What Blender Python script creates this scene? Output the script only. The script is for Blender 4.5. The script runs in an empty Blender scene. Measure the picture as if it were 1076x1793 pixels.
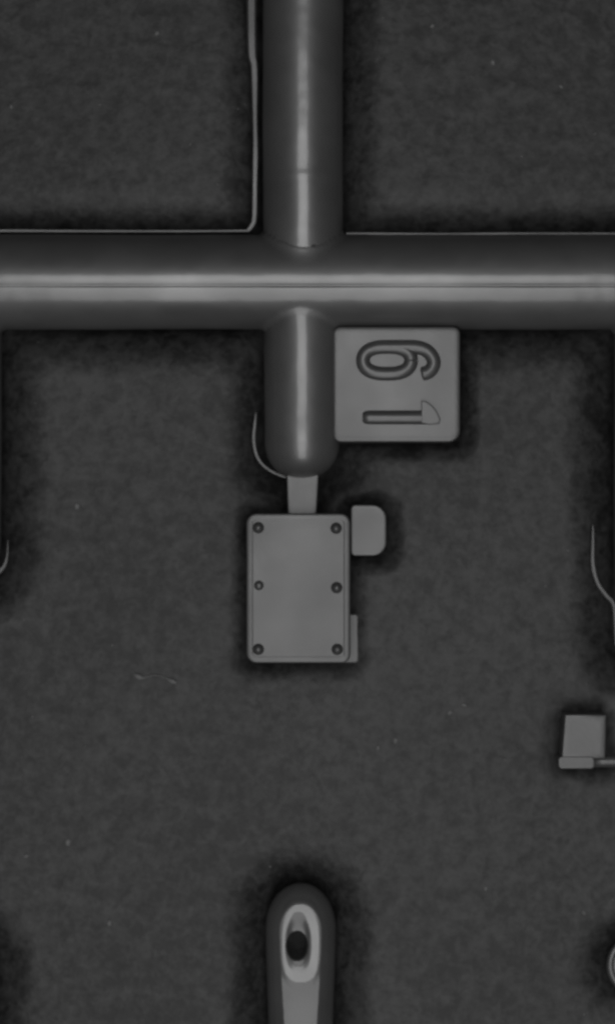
import bpy, bmesh, math, random
from mathutils import Vector, noise
random.seed(61)
S = bpy.context.scene
C = S.collection
# units: 1 unit = 1 cm
S.unit_settings.system = 'METRIC'
S.unit_settings.scale_length = 0.01

# ------------------------------------------------------------------ camera
D = 10.0                      # camera height over the mat (cm)
PX = 500.0                    # photo pixels per cm on the mat
cam_d = bpy.data.cameras.new("camera")
cam = bpy.data.objects.new("camera", cam_d)
C.objects.link(cam)
cam.location = (0, 0, D)
cam.rotation_euler = (0, 0, 0)
cam_d.sensor_fit = 'VERTICAL'
cam_d.angle = 2 * math.atan((1793 / PX / 2) / D)
cam_d.clip_start = 0.1
cam_d.clip_end = 500
cam_d.dof.use_dof = True
cam_d.dof.focus_distance = D - 0.27
cam_d.dof.aperture_fstop = 0.16
S.camera = cam

# ------------------------------------------------------------------ world, lamps, exposure
W = bpy.data.worlds.new("World")
S.world = W
W.use_nodes = True
bg = W.node_tree.nodes["Background"]
bg.inputs["Color"].default_value = (1, 1, 1, 1)
bg.inputs["Strength"].default_value = 0.004

def area(name, loc, sx, sy, power, target=None):
    l = bpy.data.lights.new(name, 'AREA')
    l.shape = 'RECTANGLE'
    l.size, l.size_y, l.energy = sx, sy, power
    o = bpy.data.objects.new(name, l)
    C.objects.link(o)
    o.location = loc
    if target is not None:
        d = Vector(target) - Vector(loc)
        o.rotation_euler = d.to_track_quat('-Z', 'Y').to_euler()
    return o

area("strip_lamp", (0.0, 1.62, 10.6), 5.0, 2.8, 300)
area("strip_lamp", (0.0, -2.21, 10.6), 5.0, 3.96, 270)
area("strip_lamp", (0.0, -8.00, 10.6), 5.0, 7.6, 500)
area("softbox_lamp", (0.0, -4.0, 20.0), 11.0, 12.0, 90, (0, -0.4, 0))

S.view_settings.view_transform = 'Standard'
S.view_settings.look = 'None'
S.view_settings.exposure = -0.12
S.view_settings.gamma = 1.0
S.cycles.filter_width = 2.8

# ------------------------------------------------------------------ helpers
def X(px, z=0.0): return (px - 538.0) / PX * (D - z) / D
def Y(py, z=0.0): return (896.5 - py) / PX * (D - z) / D
def P(px, py, z=0.0): return Vector((X(px, z), Y(py, z), z))
def L(n): return n / PX

def mesh_obj(name, bm, mat, parent=None, smooth=True, angle=None):
    me = bpy.data.meshes.new(name)
    bmesh.ops.recalc_face_normals(bm, faces=bm.faces)
    bm.to_mesh(me); bm.free()
    if smooth:
        for p in me.polygons: p.use_smooth = True
    if angle is not None:
        me.set_sharp_from_angle(angle=math.radians(angle))
    if mat: me.materials.append(mat)
    o = bpy.data.objects.new(name, me)
    C.objects.link(o)
    if parent: attach(o, parent)
    return o

def attach(o, parent):
    o.parent = parent
    o.matrix_parent_inverse.identity()

def thing(name, label, cat, loc, group=None):
    o = bpy.data.objects.new(name, None)
    o.empty_display_size = 0.1
    C.objects.link(o)
    o["label"], o["category"] = label, cat
    if group: o["group"] = group
    return o            # kept at the origin of its frame: parts are built in world cm

# ------------------------------------------------------------------ materials
def nodes(m):
    m.use_nodes = True
    nt = m.node_tree
    return nt, nt.nodes, nt.links

def plastic(name, base, rough, coat, coat_rough, bump, scale, spec=0.5):
    m = bpy.data.materials.new(name)
    nt, N, K = nodes(m)
    b = N["Principled BSDF"]
    tc = N.new("ShaderNodeTexCoord")
    n1 = N.new("ShaderNodeTexNoise"); n1.inputs["Scale"].default_value = scale
    n1.inputs["Detail"].default_value = 5
    n2 = N.new("ShaderNodeTexNoise"); n2.inputs["Scale"].default_value = 5.0
    n2.inputs["Detail"].default_value = 3
    K.new(tc.outputs["Object"], n1.inputs["Vector"])
    K.new(tc.outputs["Object"], n2.inputs["Vector"])
    r = N.new("ShaderNodeMapRange")
    r.inputs["From Min"].default_value, r.inputs["From Max"].default_value = 0.3, 0.7
    r.inputs["To Min"].default_value, r.inputs["To Max"].default_value = rough * 0.85, rough * 1.15
    K.new(n2.outputs["Fac"], r.inputs["Value"])
    K.new(r.outputs["Result"], b.inputs["Roughness"])
    c = N.new("ShaderNodeMapRange")
    c.inputs["From Min"].default_value, c.inputs["From Max"].default_value = 0.3, 0.7
    c.inputs["To Min"].default_value, c.inputs["To Max"].default_value = base * 0.93, base * 1.07
    K.new(n2.outputs["Fac"], c.inputs["Value"])
    K.new(c.outputs["Result"], b.inputs["Base Color"])
    bp = N.new("ShaderNodeBump")
    bp.inputs["Strength"].default_value = bump
    bp.inputs["Distance"].default_value = 0.004
    K.new(n1.outputs["Fac"], bp.inputs["Height"])
    K.new(bp.outputs["Normal"], b.inputs["Normal"])
    b.inputs["Specular IOR Level"].default_value = spec
    b.inputs["Coat Weight"].default_value = coat
    b.inputs["Coat Roughness"].default_value = coat_rough
    return m

M_RUN = plastic("dark_grey_runner_plastic", 0.056, 0.46, 0.52, 0.17, 0.16, 22, 0.85)
M_PART = plastic("satin_grey_part_plastic", 0.048, 0.42, 0.20, 0.17, 0.14, 60, 0.45)

def mat_material():
    m = bpy.data.materials.new("charcoal_card")
    nt, N, K = nodes(m)
    b = N["Principled BSDF"]
    b.inputs["Roughness"].default_value = 0.6
    b.inputs["Specular IOR Level"].default_value = 0.40
    tc = N.new("ShaderNodeTexCoord")
    def nz(scale, detail, rough=0.55, dist=0.0):
        n = N.new("ShaderNodeTexNoise")
        n.inputs["Scale"].default_value = scale
        n.inputs["Detail"].default_value = detail
        n.inputs["Roughness"].default_value = rough
        n.inputs["Distortion"].default_value = dist
        K.new(tc.outputs["Object"], n.inputs["Vector"])
        return n
    big, mid, fine = nz(1.1, 2), nz(17, 4, 0.6, 0.4), nz(48, 3, 0.6)
    a = N.new("ShaderNodeMath"); a.operation = 'MULTIPLY'; a.inputs[1].default_value = 0.25
    K.new(big.outputs["Fac"], a.inputs[0])
    b2 = N.new("ShaderNodeMath"); b2.operation = 'MULTIPLY_ADD'; b2.inputs[1].default_value = 0.5
    K.new(mid.outputs["Fac"], b2.inputs[0]); K.new(a.outputs[0], b2.inputs[2])
    c2 = N.new("ShaderNodeMath"); c2.operation = 'MULTIPLY_ADD'; c2.inputs[1].default_value = 0.35
    K.new(fine.outputs["Fac"], c2.inputs[0]); K.new(b2.outputs[0], c2.inputs[2])
    r = N.new("ShaderNodeValToRGB")
    e = r.color_ramp.elements
    e[0].position, e[0].color = 0.46, (0.0068, 0.0068, 0.0068, 1)
    e[1].position, e[1].color = 0.645, (0.0315, 0.0315, 0.0315, 1)
    K.new(c2.outputs[0], r.inputs["Fac"])
    K.new(r.outputs["Color"], b.inputs["Base Color"])
    bp = N.new("ShaderNodeBump")
    bp.inputs["Strength"].default_value = 0.5
    bp.inputs["Distance"].default_value = 0.008
    K.new(c2.outputs[0], bp.inputs["Height"])
    K.new(bp.outputs["Normal"], b.inputs["Normal"])
    return m
M_MAT = mat_material()

def plain(name, col, rough):
    m = bpy.data.materials.new(name)
    nt, N, K = nodes(m)
    b = N["Principled BSDF"]
    n = N.new("ShaderNodeTexNoise"); n.inputs["Scale"].default_value = 60
    tc = N.new("ShaderNodeTexCoord"); K.new(tc.outputs["Object"], n.inputs["Vector"])
    r = N.new("ShaderNodeMapRange")
    r.inputs["To Min"].default_value, r.inputs["To Max"].default_value = col * 0.7, col * 1.3
    K.new(n.outputs["Fac"], r.inputs["Value"])
    K.new(r.outputs["Result"], b.inputs["Base Color"])
    b.inputs["Roughness"].default_value = rough
    return m
M_DUST = plain("pale_grey_lint", 0.115, 0.8)

# ------------------------------------------------------------------ pad (ground), troughs added along the parts to deepen their contact shade
PAD = 0.12                                    # level away from the shade troughs
def seg_d(x, y, a, b):
    ax, ay = a; bx, by = b
    dx, dy = bx - ax, by - ay
    t = max(0, min(1, ((x - ax) * dx + (y - ay) * dy) / (dx * dx + dy * dy)))
    return math.hypot(x - ax - t * dx, y - ay - t * dy)
def box_d(x, y, x0, y0, x1, y1):
    dx = max(x0 - x, 0, x - x1); dy = max(y0 - y, 0, y - y1)
    return math.hypot(dx, dy)
def xy(a, b): return (X(a, .1), Y(b, .1))
TUBES = [(xy(-560, 495), xy(1640, 495), 0.155), (xy(530, -300), xy(530, 495), 0.133), (xy(529, 495), xy(528, 790), 0.126),
         (xy(-66, 495), xy(-66, 960), 0.135), (xy(1142, 495), xy(1142, 1110), 0.135),
         (xy(526, 1610), xy(526, 2100), 0.118), (xy(-78, 1690), xy(-78, 2100), 0.118), (xy(1112, 1692), xy(1116, 1694), 0.06)]
def rc(a, b, c, d):
    return (X(a, .1), Y(d, .1), X(c, .1), Y(b, .1))
BOXES = [rc(590, 580, 800, 768), rc(440, 910, 606, 1156), rc(606, 895, 668, 968), rc(984, 1258, 1058, 1340), rc(505, 800, 555, 910), rc(1050, 1326, 1300, 1340)]
def pad_z(x, y):
    f = 1.0
    for a, b, r in TUBES:
        d = seg_d(x, y, a, b) - r
        t = max(0.0, min(1.0, (d + 0.015) / 0.195))
        f *= 1 - (1 - t) ** 2.3
    for r, k in zip(BOXES, (0.85, 0.5, 0.7, 0.3, 0.8, 0.2)):
        d = box_d(x, y, *r)
        if d < 0.1:
            t = max(0.0, min(1.0, (d + 0.01) / 0.10))
            f *= 1 - k * (1 - t) ** 2.0
    v = Vector((x, y, 0))
    return PAD * f - 0.004 + 0.004 * noise.noise(v * 1.3) + 0.0016 * noise.noise(v * 14) + 0.0010 * noise.noise(v * 33)

bm = bmesh.new()
def axis(lim, fine, step):
    out, v = [], -fine
    while v < fine: out.append(v); v += step
    ext, v, st = [fine], fine, step
    while v < lim: st *= 1.5; v += st; ext.append(v)
    return [-e for e in reversed(ext)] [:-1] + out + ext
ax_, ay_ = axis(9, 1.45, 0.0095), axis(9, 2.15, 0.0095)
rows = [[bm.verts.new((x, y, pad_z(x, y))) for x in ax_] for y in ay_]
for r0, r1 in zip(rows, rows[1:]):
    for i in range(len(ax_) - 1):
        bm.faces.new((r0[i], r0[i + 1], r1[i + 1], r1[i]))
ground = mesh_obj("ground", bm, M_MAT)
ground["kind"] = "structure"
ground["label"] = "dark charcoal mottled pad under the plastic frame"

# ------------------------------------------------------------------ swept shapes
def sweep(path, radii, seg=32, flat=1.0, wob=0.0, seed=0.0, cap=True, groove=None):
    """round tube along a polyline lying roughly in the mat's plane"""
    bm = bmesh.new()
    rings = []
    n = len(path)
    angs = [2 * math.pi * k / seg for k in range(seg)]
    if groove:
        g0, gw, gd = groove
        angs = [a for a in angs if abs(a - g0) > gw * 1.25] + [g0 + gw * f for f in (-1.2, -0.8, -0.4, 0, 0.4, 0.8, 1.2)]
        angs.sort()
        seg = len(angs)
    for i, p in enumerate(path):
        a = path[max(i - 1, 0)]; b = path[min(i + 1, n - 1)]
        t = (b - a); t.normalize()
        side = Vector((0, 0, 1)).cross(t)
        if side.length < 1e-6: side = Vector((1, 0, 0))
        side.normalize()
        up = t.cross(side)
        ring = []
        for k in range(seg):
            an = angs[k]
            r = radii[i]
            if groove: r -= groove[2] * max(0.0, 1 - abs(an - groove[0]) / groove[1]) * (0.8 + 0.5 * noise.noise(p * 2.3))
            d = side * math.cos(an) + up * math.sin(an) * flat
            v = p + d * r
            if wob:
                q = Vector((p.x * 2.2, p.y * 2.2, seed + an * 0.25))
                v += d * wob * (noise.noise(q) + 0.35 * noise.noise(q * 4.1) + 0.10 * noise.noise(q * 13.0))
            ring.append(bm.verts.new(v))
        rings.append(ring)
    for a, b in zip(rings, rings[1:]):
        for k in range(seg):
            bm.faces.new((a[k], a[(k + 1) % seg], b[(k + 1) % seg], b[k]))
    if cap:
        bm.faces.new(rings[0]); bm.faces.new(rings[-1])
    return bm

def slab(outline, z0, z1, bev=0.02, bev_seg=4, taper=0.0, rim=None):
    """extruded outline (list of (x, y)) with a rounded upper edge; rings are inset along the corner bisectors"""
    pts = [Vector((x, y)) for x, y in outline]
    pts = [p for i, p in enumerate(pts) if (p - pts[i - 1]).length > 1e-5]
    n = len(pts)
    area2 = sum(pts[i].x * pts[(i + 1) % n].y - pts[(i + 1) % n].x * pts[i].y for i in range(n))
    if area2 < 0: pts.reverse()
    inw = []
    for i in range(n):
        e1 = (pts[i] - pts[i - 1]).normalized(); e2 = (pts[(i + 1) % n] - pts[i]).normalized()
        n1 = Vector((-e1.y, e1.x)); n2 = Vector((-e2.y, e2.x))
        m = (n1 + n2); m.normalize()
        inw.append(m / max(0.5, m.dot(n1)))
    bm = bmesh.new()
    rings = [(-taper, z0)]
    rr = bev * 0.36
    crown = bev * 0.055
    for k in range(bev_seg + 1):
        t = k / bev_seg * math.radians(84)
        rings.append((rr * (1 - math.cos(t)), z1 - crown - rr + rr * math.sin(t)))
    rings.append((bev * 0.7, z1 - crown * 0.45)); rings.append((bev, z1 - crown * 0.1)); rings.append((bev * 1.25, z1))
    if rim:                                   # raised lip: width, step width, step depth
        rings[-1] = (max(bev * 1.05, rim[0]), z1)
        for q in (0.33, 0.67, 1.0):
            rings.append((rings[-1][0] + rim[1] / 3, z1 - rim[2] * q))
    rings.append((rings[-1][0] + 0.002, rings[-1][1]))
    rows = [[bm.verts.new((p.x + d.x * o, p.y + d.y * o, z)) for p, d in zip(pts, inw)] for o, z in rings]
    for r0, r1 in zip(rows, rows[1:]):
        for i in range(n):
            bm.faces.new((r0[i], r0[(i + 1) % n], r1[(i + 1) % n], r1[i]))
    bm.faces.new(rows[0][::-1]); bm.faces.new(rows[-1])
    return bm

def rrect(x0, y0, x1, y1, rs, n=6):
    """rounded rectangle in photo px (y down); rs = radii for top-left, top-right, bottom-right, bottom-left"""
    pts = []
    for (cx, cy, sx, sy, r, a0) in ((x0, y0, 1, 1, rs[0], 180), (x1, y0, -1, 1, rs[1], 270), (x1, y1, -1, -1, rs[2], 0), (x0, y1, 1, -1, rs[3], 90)):
        ox, oy = cx + sx * r, cy + sy * r
        for k in range(n + 1):
            a = math.radians(a0 + 90 * k / n)
            pts.append((ox + r * math.cos(a), oy + r * math.sin(a)))
    return pts

def merge(bms):
    me = bpy.data.meshes.new("tmp")
    out = bmesh.new()
    for b in bms:
        b.to_mesh(me); b.free(); out.from_mesh(me)
    bpy.data.meshes.remove(me)
    return out

def at(pts, z): return [(X(a, z), Y(b, z)) for a, b in pts]

def lerp_path(p, q, n): return [p.lerp(q, i / (n - 1)) for i in range(n)]

# ------------------------------------------------------------------ the moulded frame
frame = thing("sprue_frame", "dark grey plastic frame of round crossing runners with a 61 tag and riveted plate", "sprue", (0, 0, 0))

RH = 0.163; ZH = 0.162
RV = 0.136; ZV = 0.144
# horizontal runner
path = lerp_path(Vector((X(-520, ZH), Y(494, ZH), ZH)), Vector((X(1620, ZH), Y(494, ZH), ZH)), 300)
def fillet(bm, own, others, k=0.014):
    """pull a runner's skin out to the smooth union with the runners it meets"""
    def sd(v, t):
        ax, c, r, lo, hi, zc = t
        if ax == 'x': return math.hypot(v.y - c, v.z - zc) - r
        q = math.hypot(v.x - c, v.z - zc) - r
        return max(q, lo - v.y, v.y - hi)
    for v in bm.verts:
        p0 = v.co.copy()
        if own[0] == 'x': d = Vector((0, v.co.y - own[1], v.co.z - own[5]))
        else: d = Vector((v.co.x - own[1], 0, v.co.z - own[5]))
        if d.length < 1e-5: continue
        d.normalize()
        base = sd(v.co, own)
        for o in others:
            b0 = sd(v.co, o)
            if b0 > 2 * k: continue
            mv = 0.0
            for _ in range(6):
                a, b = 0.0 + mv, sd(v.co + d * mv, o)
                h = max(k - abs(a - b), 0) / k
                f = min(a, b) - h * h * k * 0.25
                mv = min(mv - f * 0.9 if b > -0.02 else mv, 0.05)
                mv = max(mv, 0)
            if b0 < 0: mv = min(mv, 0.02)
            v.co += d * mv
    return bm

def flare(y_px, y_j, base, amt=0.0, w=30):
    d = abs(y_px - y_j)
    return base + amt * math.exp(-(d / w) ** 2)

def vertical(px, py0, py1, R, z, end=True, seed=0.0, n=280, tip=64, tip_r=0.14):
    path, rad = [], []
    for i in range(n):
        t = i / (n - 1)
        if end and t > 0.72:
            u = (t - 0.72) / 0.28
            py = py1 - tip + tip * math.sin(u * math.pi / 2)
            s = (py - (py1 - tip)) / tip
            r = R * max(tip_r, math.sqrt(max(0, 1 - s * s)) ** 0.85)
        else:
            tt = t / 0.72 if end else t
            a, b = py0, (py1 - tip if end else py1)
            py = a + (b - a) * tt
            r = R
        if not end: r += 0.0007 * math.exp(-((py - 313) / 7) ** 2)
        r = flare(py, 560 if end else 440, r) if abs(px - 530) < 5 else r
        path.append(Vector((X(px, z), Y(py, z), z)))
        rad.append(r)
    return sweep(path, rad, 56, wob=0.003, seed=seed)

ZT1, ZB1 = 0.170, 0.157
GA = 0.15  # angle of a groove added to put a dark reflection line into the highlight
HX = ('x', Y(494, ZH), RH, 0, 0, ZH)
VT = ('y', X(530, ZV), RV + 0.002, Y(494, ZV), 9, ZT1)
VB = ('y', X(528, ZV), RV - 0.006, -9, Y(494, ZV), ZB1)
VL = ('y', X(-66, ZV), RV, -9, Y(494, ZV), ZV)
VR = ('y', X(1142, ZV), RV, -9, Y(494, ZV), ZV)
mesh_obj("cross_runner", fillet(sweep(path, [RH] * len(path), 120, wob=0.0030, seed=3.1, groove=(math.pi / 2 + GA, 0.050, 0.0048)), HX, [VT, VB, VL, VR]), M_RUN, frame)
mesh_obj("runner", fillet(vertical(530, -260, 500, RV + 0.002, ZT1, False, 1.7), VT, [HX]), M_RUN, frame)
mesh_obj("runner", fillet(vertical(528, 500, 838, RV - 0.006, ZB1, True, 5.3), VB, [HX]), M_RUN, frame)
mesh_obj("runner", fillet(vertical(-66, 500, 1010, RV, ZV, True, 8.9), VL, [HX]), M_RUN, frame)
mesh_obj("runner", fillet(vertical(1142, 500, 1068, RV, ZV, True, 11.9), VR, [HX]), M_RUN, frame)

# flash: thin burrs of plastic along the parting line
def ribbon(pts, widths, z, thick=0.008, jitter=0.0):
    """thin strip through photo-px points; widths in px"""
    bm = bmesh.new()
    P3 = [Vector((X(a, z), Y(b, z), z)) for a, b in pts]
    rows = []
    n = len(P3)
    for i, p in enumerate(P3):
        t = (P3[min(i + 1, n - 1)] - P3[max(i - 1, 0)]).normalized()
        s = Vector((-t.y, t.x, 0))
        w = L(widths[i]) / 2 * (1 + jitter * noise.noise(p * 9))
        q = p + Vector((0, 0, 0.006 * noise.noise(p * 3)))
        rows.append([bm.verts.new(q - s * w - Vector((0, 0, thick))), bm.verts.new(q + s * w - Vector((0, 0, thick))),
                     bm.verts.new(q + s * w * .6), bm.verts.new(q - s * w * .6)])
    for a, b in zip(rows, rows[1:]):
        for k in range(4):
            bm.faces.new((a[k], a[(k + 1) % 4], b[(k + 1) % 4], b[k]))
    bm.faces.new(rows[0]); bm.faces.new(rows[-1])
    return bm

def smooth_pts(ctrl, per=8):
    """Catmull-Rom through control tuples"""
    out = []
    c = [ctrl[0]] + list(ctrl) + [ctrl[-1]]
    for i in range(1, len(c) - 2):
        p0, p1, p2, p3 = c[i - 1:i + 3]
        for k in range(per):
            t = k / per
            out.append(tuple(0.5 * ((2 * b) + (-a + d) * t + (2 * a - 5 * b + 4 * d - e) * t * t + (-a + 3 * b - 3 * d + e) * t ** 3)
                             for a, b, d, e in zip(p0, p1, p2, p3)))
    out.append(tuple(ctrl[-1]))
    return out

def flash(ctrl, z, jitter=0.35):
    pts = smooth_pts(ctrl)
    return mesh_obj("flash", ribbon([(a, b) for a, b, w in pts], [w for a, b, w in pts], z, jitter=jitter), M_PART, frame, angle=30)

flash([(440, -200, 18), (440, 0, 17), (441, 90, 15), (445, 120, 12), (446, 200, 10), (447, 260, 9), (446, 320, 9), (445, 380, 10), (440, 396, 10), (434, 403, 7)], 0.17)
flash([(-300, 404, 6), (0, 404, 6), (140, 404.5, 5), (300, 405, 4), (436, 404, 4)], 0.16, 0.2)
flash([(606, 409, 4), (760, 409.5, 4), (930, 409, 4), (1100, 409, 4), (1400, 409, 4)], 0.16, 0.3)
flash([(448, 722, 1), (446, 742, 4), (444, 768, 5), (448, 794, 5), (459, 813, 4), (478, 827, 4), (500, 836, 4)], 0.13)
flash([(1037, 920, 2), (1037, 950, 5), (1037, 988, 7), (1045, 1020, 8), (1060, 1042, 9), (1073, 1058, 8), (1076, 1090, 6), (1077, 1130, 4)], 0.13)
flash([(14, 946, 1), (13, 972, 4), (8, 990, 7), (-4, 1004, 8), (-16, 1014, 7)], 0.13)

# gate between the middle runner's tip and the riveted plate
g = slab(at([(501, 818), (558, 818), (553, 912), (504, 912)], 0.2), 0.09, 0.186, 0.012)
mesh_obj("gate", g, M_PART, frame, angle=40)
# gates past the outer runners' tips, running on below
mesh_obj("gate", slab(at([(1112, 1048), (1172, 1048), (1168, 1150), (1116, 1150)], 0.2), 0.09, 0.205, 0.012), M_PART, frame, angle=40)

# number tag
ZT = 0.235
tag = mesh_obj("number_tag", slab(at(rrect(583, 572, 805, 774, (13, 13, 20, 13)), ZT), 0.06, ZT, 0.017, 5), M_PART, frame, angle=35)

def stroke(ctrl, r, z, parent, name, per=8, closed=False):
    pts = smooth_pts(ctrl, per)
    path = [Vector((X(a, z), Y(b, z), z)) for a, b in pts]
    n = len(path)
    rad = []
    for i in range(n):
        d = min(i, n - 1 - i)
        rad.append(r * (1 if d > 1 else (0.6 if d == 0 else 0.9)))
    if closed: rad = [r] * n
    return sweep(path, rad, 20, flat=0.75)

rs = 0.0240
loop = []
for k in range(41):
    a = 2 * math.pi * k / 40
    c, s = math.cos(a), math.sin(a)
    q = 2.6
    loop.append((677 + 42 * math.copysign(abs(c) ** (2 / q), c), 631 + 23.5 * math.copysign(abs(s) ** (2 / 2.2), s)))
b1 = stroke(loop, rs, ZT, tag, "six", per=2, closed=True)
b2 = stroke([(676, 607.5), (700, 607.5), (728, 608), (746, 614), (757, 627), (758, 640), (750, 651), (737, 655)], rs, ZT, tag, "six")
mesh_obj("digit_six", merge([b1, b2]), M_PART, tag)
b1 = stroke([(634, 731), (660, 731), (700, 731), (740, 731), (763, 731)], rs, ZT, tag, "one", per=4)
b2 = slab(at([(737, 702), (745, 703), (755, 710), (764, 721), (770, 734), (768, 742), (752, 743), (737, 741)], ZT), ZT - 0.02, ZT + rs * 0.77, 0.006, 4)
mesh_obj("digit_one", merge([b1, b2]), M_PART, tag, angle=50)

# riveted plate
ZP = 0.255
plate = mesh_obj("riveted_plate", slab(at(rrect(431, 899, 613, 1161, (18, 18, 15, 18)), ZP), 0.0995, ZP, 0.017, 5, rim=(0.018, 0.006, 0.0013)), M_PART, frame, angle=35)
mesh_obj("base_plate", slab(at(rrect(440, 1076, 627, 1160, (6, 6, 6, 6)), 0.10), 0.01, 0.10, 0.006, 3), M_PART, plate, angle=35)

def rivet_mesh():
    bm = bmesh.new()
    prof = [(0.0, 0.0190), (0.004, 0.0186), (0.0085, 0.0168), (0.0135, 0.0115), (0.0180, 0.0040), (0.0210, -0.002), (0.023, -0.006)]
    seg = 20
    rings = [[bm.verts.new((r * math.cos(2 * math.pi * k / seg), r * math.sin(2 * math.pi * k / seg), z)) for k in range(seg)] for r, z in prof[1:]]
    c = bm.verts.new((0, 0, prof[0][1]))
    for k in range(seg):
        bm.faces.new((c, rings[0][k], rings[0][(k + 1) % seg]))
    for a, b in zip(rings, rings[1:]):
        for k in range(seg):
            bm.faces.new((a[k], b[k], b[(k + 1) % seg], a[(k + 1) % seg]))
    return bm
rv = None
for (a, b) in ((452, 924), (588, 925), (453, 1025), (589, 1029), (452, 1137), (590, 1137)):
    if rv is None:
        rv = mesh_obj("rivet", rivet_mesh(), M_PART, plate); o = rv
    else:
        o = rv.copy(); C.objects.link(o); attach(o, plate)
    o.location = P(a, b, ZP - 0.0014)
    if (a, b) == (453, 1025): o.scale = (0.85, 0.85, 0.5)

# lug at the plate's right side
ZK = 0.225
lug = rrect(614, 884, 676, 973, (8, 25, 24, 8), 8)
mesh_obj("lug", slab(at(lug, ZK), 0.08, ZK, 0.010, 4), M_PART, frame, angle=40)

# ------------------------------------------------------------------ eyelet runners at the bottom
def eyelet_bm(cx, top, R, zc, seed):
    bm = bmesh.new()
    nu, nv = 120, 220
    y_end = 2100
    Lc = 78.0
    rows = []
    def sm(e0, e1, v):
        t = min(max((v - e0) / (e1 - e0), 0), 1)
        return t * t * (3 - 2 * t)
    def feats(dx, dy, z):
        # dx, dy in px from the eye's centre
        plate_z = zc + R * 0.80
        if z > plate_z: z = plate_z + 0.10 * (z - plate_z)
        k = 2.6
        rr = ((abs(dx) / 30.0) ** k + (abs(dy - 1) / 62.0) ** k) ** (1 / k)
        m = 1 - sm(0.98, 1.32, rr)
        z = z * (1 - m) + (plate_z + 0.003) * m
        ri = ((abs(dx + 4) / 20.5) ** 2.4 + (abs(dy - 1) / 46.0) ** 2.4) ** (1 / 2.4)
        z -= 0.0055 * (1 - sm(0.60, 1.16, ri))
        he = math.hypot((dx + 6) / 16.5, (dy - 4) / 23.0)
        t = 1 - sm(0.74, 1.12, he)
        return z * (1 - t) + 0.012 * t
    for j in range(nv):
        if j < 150: py = top + (1760 - top) * (j / 150.0) ** 1.35
        else: py = 1760 + (y_end - 1760) * (j - 150) / (nv - 151)
        s = max(0.0, 1 - (py - top) / Lc)
        r = R * max(math.sqrt(max(0.0, 1 - s * s)), 0.02) * (1 - 0.08 * min(max((py - 1650) / 150, 0), 1.5))
        row = []
        for i in range(nu):
            an = -math.pi / 2 + math.pi * i / (nu - 1)
            ox = r * math.sin(an); oz = r * math.cos(an)
            z = zc + oz
            dx = ox * PX
            z = feats(dx, py - 1645, z)
            v = Vector((X(cx, zc) + ox, Y(py, zc), z))
            v.z += 0.003 * noise.noise(Vector((v.x * 3, v.y * 3, seed)))
            row.append(bm.verts.new(v))
        for i in range(1, 20):                               # underside
            an = math.pi / 2 + math.pi * i / 20
            row.append(bm.verts.new((X(cx, zc) + r * math.sin(an), Y(py, zc), zc + r * math.cos(an))))
        rows.append(row)
    m = len(rows[0])
    for a, b in zip(rows, rows[1:]):
        for i in range(m):
            bm.faces.new((a[i], a[(i + 1) % m], b[(i + 1) % m], b[i]))
    bm.faces.new(rows[0]); bm.faces.new(rows[-1])
    ctr = Vector((X(cx, .2), Y(1645, .2), 0))
    kill = []
    bmesh.ops.recalc_face_normals(bm, faces=bm.faces)
    for f in bm.faces:
        c = f.calc_center_median()
        if math.hypot(((c.x - ctr.x) * PX * 1.02 + 5) / 21.0, (-(c.y - ctr.y) * PX * 1.02 - 3) / 27.0) < (0.76 if c.z > zc - 0.05 and f.normal.z >= 0 else 1.7): kill.append(f)
    bmesh.ops.delete(bm, geom=kill, context='FACES')      # the eye goes right through
    return bm
ey = mesh_obj("eyelet_runner", eyelet_bm(526, 1546, 0.121, 0.130, 2.0), M_RUN)
ey.data.materials.append(M_PART)
for p in ey.data.polygons:
    if p.normal.z > 0.9:
        qx = (p.center.x - X(526, .23)) * PX; qy = (Y(1645, .23) - p.center.y) * PX
        if (qy > 0 and (abs(qx) / 30.0) ** 2.6 + (abs(qy - 1) / 62.0) ** 2.6 > 1.5) or ((abs(qx + 4) / 20.5) ** 2.4 + (abs(qy) / 52.0) ** 2.4) < 0.8: p.material_index = 1
ey["label"] = "grey runner end with an oval rimmed hole at the bottom centre"
ey["category"] = "sprue end"
ey["group"] = "runner ends with an eye"
ey2 = mesh_obj("eyelet_runner", eyelet_bm(-78, 1620, 0.128, 0.130, 7.0), M_RUN)
ey2["label"] = "tapered grey runner end just outside the left edge, near the bottom corner"
ey2["category"] = "sprue end"
ey2["group"] = "runner ends with an eye"

# ------------------------------------------------------------------ small square part at the right edge
clip = thing("square_lug", "small pale square moulded block with a ledge and thin bar at the right edge", "kit part", (0, 0, 0))
mesh_obj("block", slab(at([(988, 1251), (1061, 1251), (1059, 1329), (982, 1329)], 0.24), 0.05, 0.24, 0.016, 4), M_PART, clip, angle=40)
mesh_obj("ledge", slab(at(rrect(977, 1325, 1040, 1346, (6, 6, 6, 6), 3), 0.243), 0.03, 0.243, 0.006, 3), M_PART, clip, angle=40)
mesh_obj("bar", sweep(lerp_path(P(1030, 1333, 0.19), P(1330, 1333, 0.19), 12), [0.021] * 12, 16), M_PART, clip)

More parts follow.
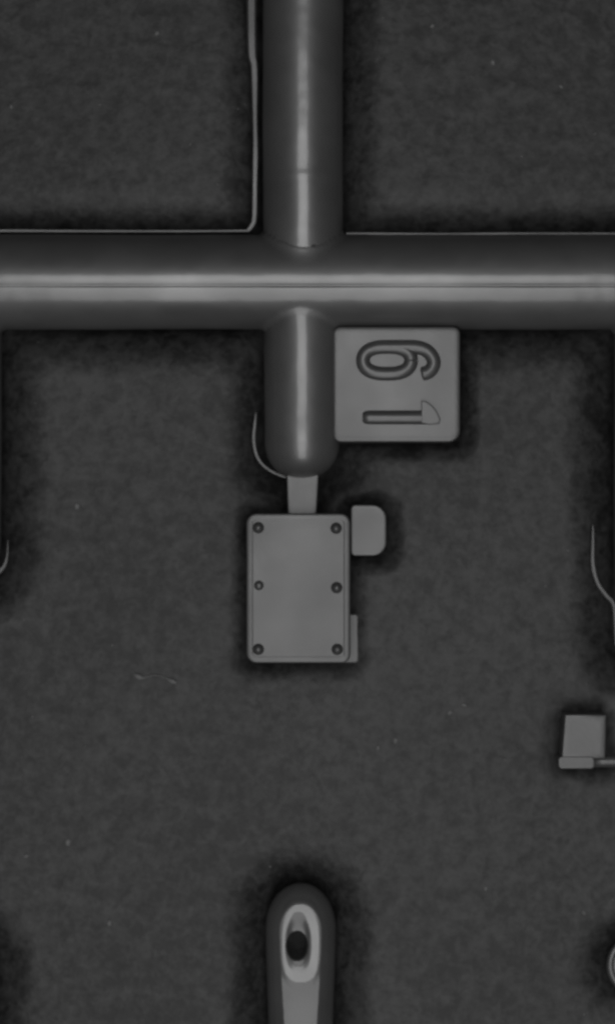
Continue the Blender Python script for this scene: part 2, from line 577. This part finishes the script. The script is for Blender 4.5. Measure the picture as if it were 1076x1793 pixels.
# ------------------------------------------------------------------ round part at the right edge, low
disc = thing("round_disc", "pale grey rimmed disc cut off by the right edge near the bottom", "kit part", (0, 0, 0))
def lathe(prof, cx, cy, seg=72):
    bm = bmesh.new()
    rings = [[bm.verts.new((X(cx, z) + r * math.cos(2 * math.pi * k / seg), Y(cy, z) + r * math.sin(2 * math.pi * k / seg), z)) for k in range(seg)] for r, z in prof]
    for a, b in zip(rings, rings[1:]):
        for k in range(seg):
            bm.faces.new((a[k], b[k], b[(k + 1) % seg], a[(k + 1) % seg]))
    bm.faces.new(rings[0]); bm.faces.new(rings[-1])
    return bm
mesh_obj("hub", lathe([(0.0855, 0.210), (0.0855, 0.06), (0.02, 0.06)], 1114, 1690), M_PART, disc, angle=40)
mesh_obj("rim", lathe([(0.078, 0.15), (0.078, 0.208), (0.082, 0.2125), (0.087, 0.2135), (0.096, 0.2132), (0.1015, 0.2100), (0.1045, 0.204), (0.106, 0.195), (0.106, 0.07), (0.098, 0.05), (0.088, 0.06)], 1114, 1690), M_PART, disc, angle=60)

# ------------------------------------------------------------------ lint and dust on the mat
lint_pts = smooth_pts([(236, 1180), (243, 1184), (252, 1186), (270, 1182), (285, 1184), (300, 1191), (310, 1195)], 6)
lp = [Vector((X(a, .1), Y(b, .1), pad_z(X(a, .1), Y(b, .1)) + 0.006)) for a, b in lint_pts]
lr = [0.0018 + 0.009 * math.exp(-((a - 244) / 7) ** 2) + 0.007 * math.exp(-((a - 303) / 7) ** 2) for a, b in lint_pts]
lint = mesh_obj("lint_fibre", sweep(lp, lr, 8), M_DUST)
lint["label"] = "tiny curved pale lint fibre lying on the dark card left of the riveted plate"
lint["category"] = "lint"

bm = bmesh.new()
spots = [(140, 886, 5), (124, 1468, 5.5), (52, 1492, 4), (196, 1608, 4.5), (858, 118, 4.5), (690, 1292, 4), (808, 1230, 4), (784, 1243, 4), (1016, 1590, 4), (660, 1305, 3.5), (278, 68, 4), (754, 55, 4), (976, 160, 3.5), (846, 1548, 4), (26, 195, 3.5)]
for _ in range(40):
    spots.append((random.uniform(-60, 1140), random.uniform(-60, 1850), random.uniform(1.0, 2.0)))
for a, b, r in spots:
    c = P(a, b, 0.0); c.z = pad_z(c.x, c.y)
    res = bmesh.ops.create_icosphere(bm, subdivisions=1, radius=L(r))
    ang = random.uniform(0, math.pi)
    for v in res["verts"]:
        x, y, z = v.co
        x *= 1.5
        k = random.uniform(0.75, 1.2)
        v.co = c + Vector((x * math.cos(ang) - y * math.sin(ang), x * math.sin(ang) + y * math.cos(ang), z * 0.7)) * k
dust = mesh_obj("dust", bm, M_DUST)
dust["kind"] = "stuff"
dust["label"] = "pale dust specks scattered over the dark card"
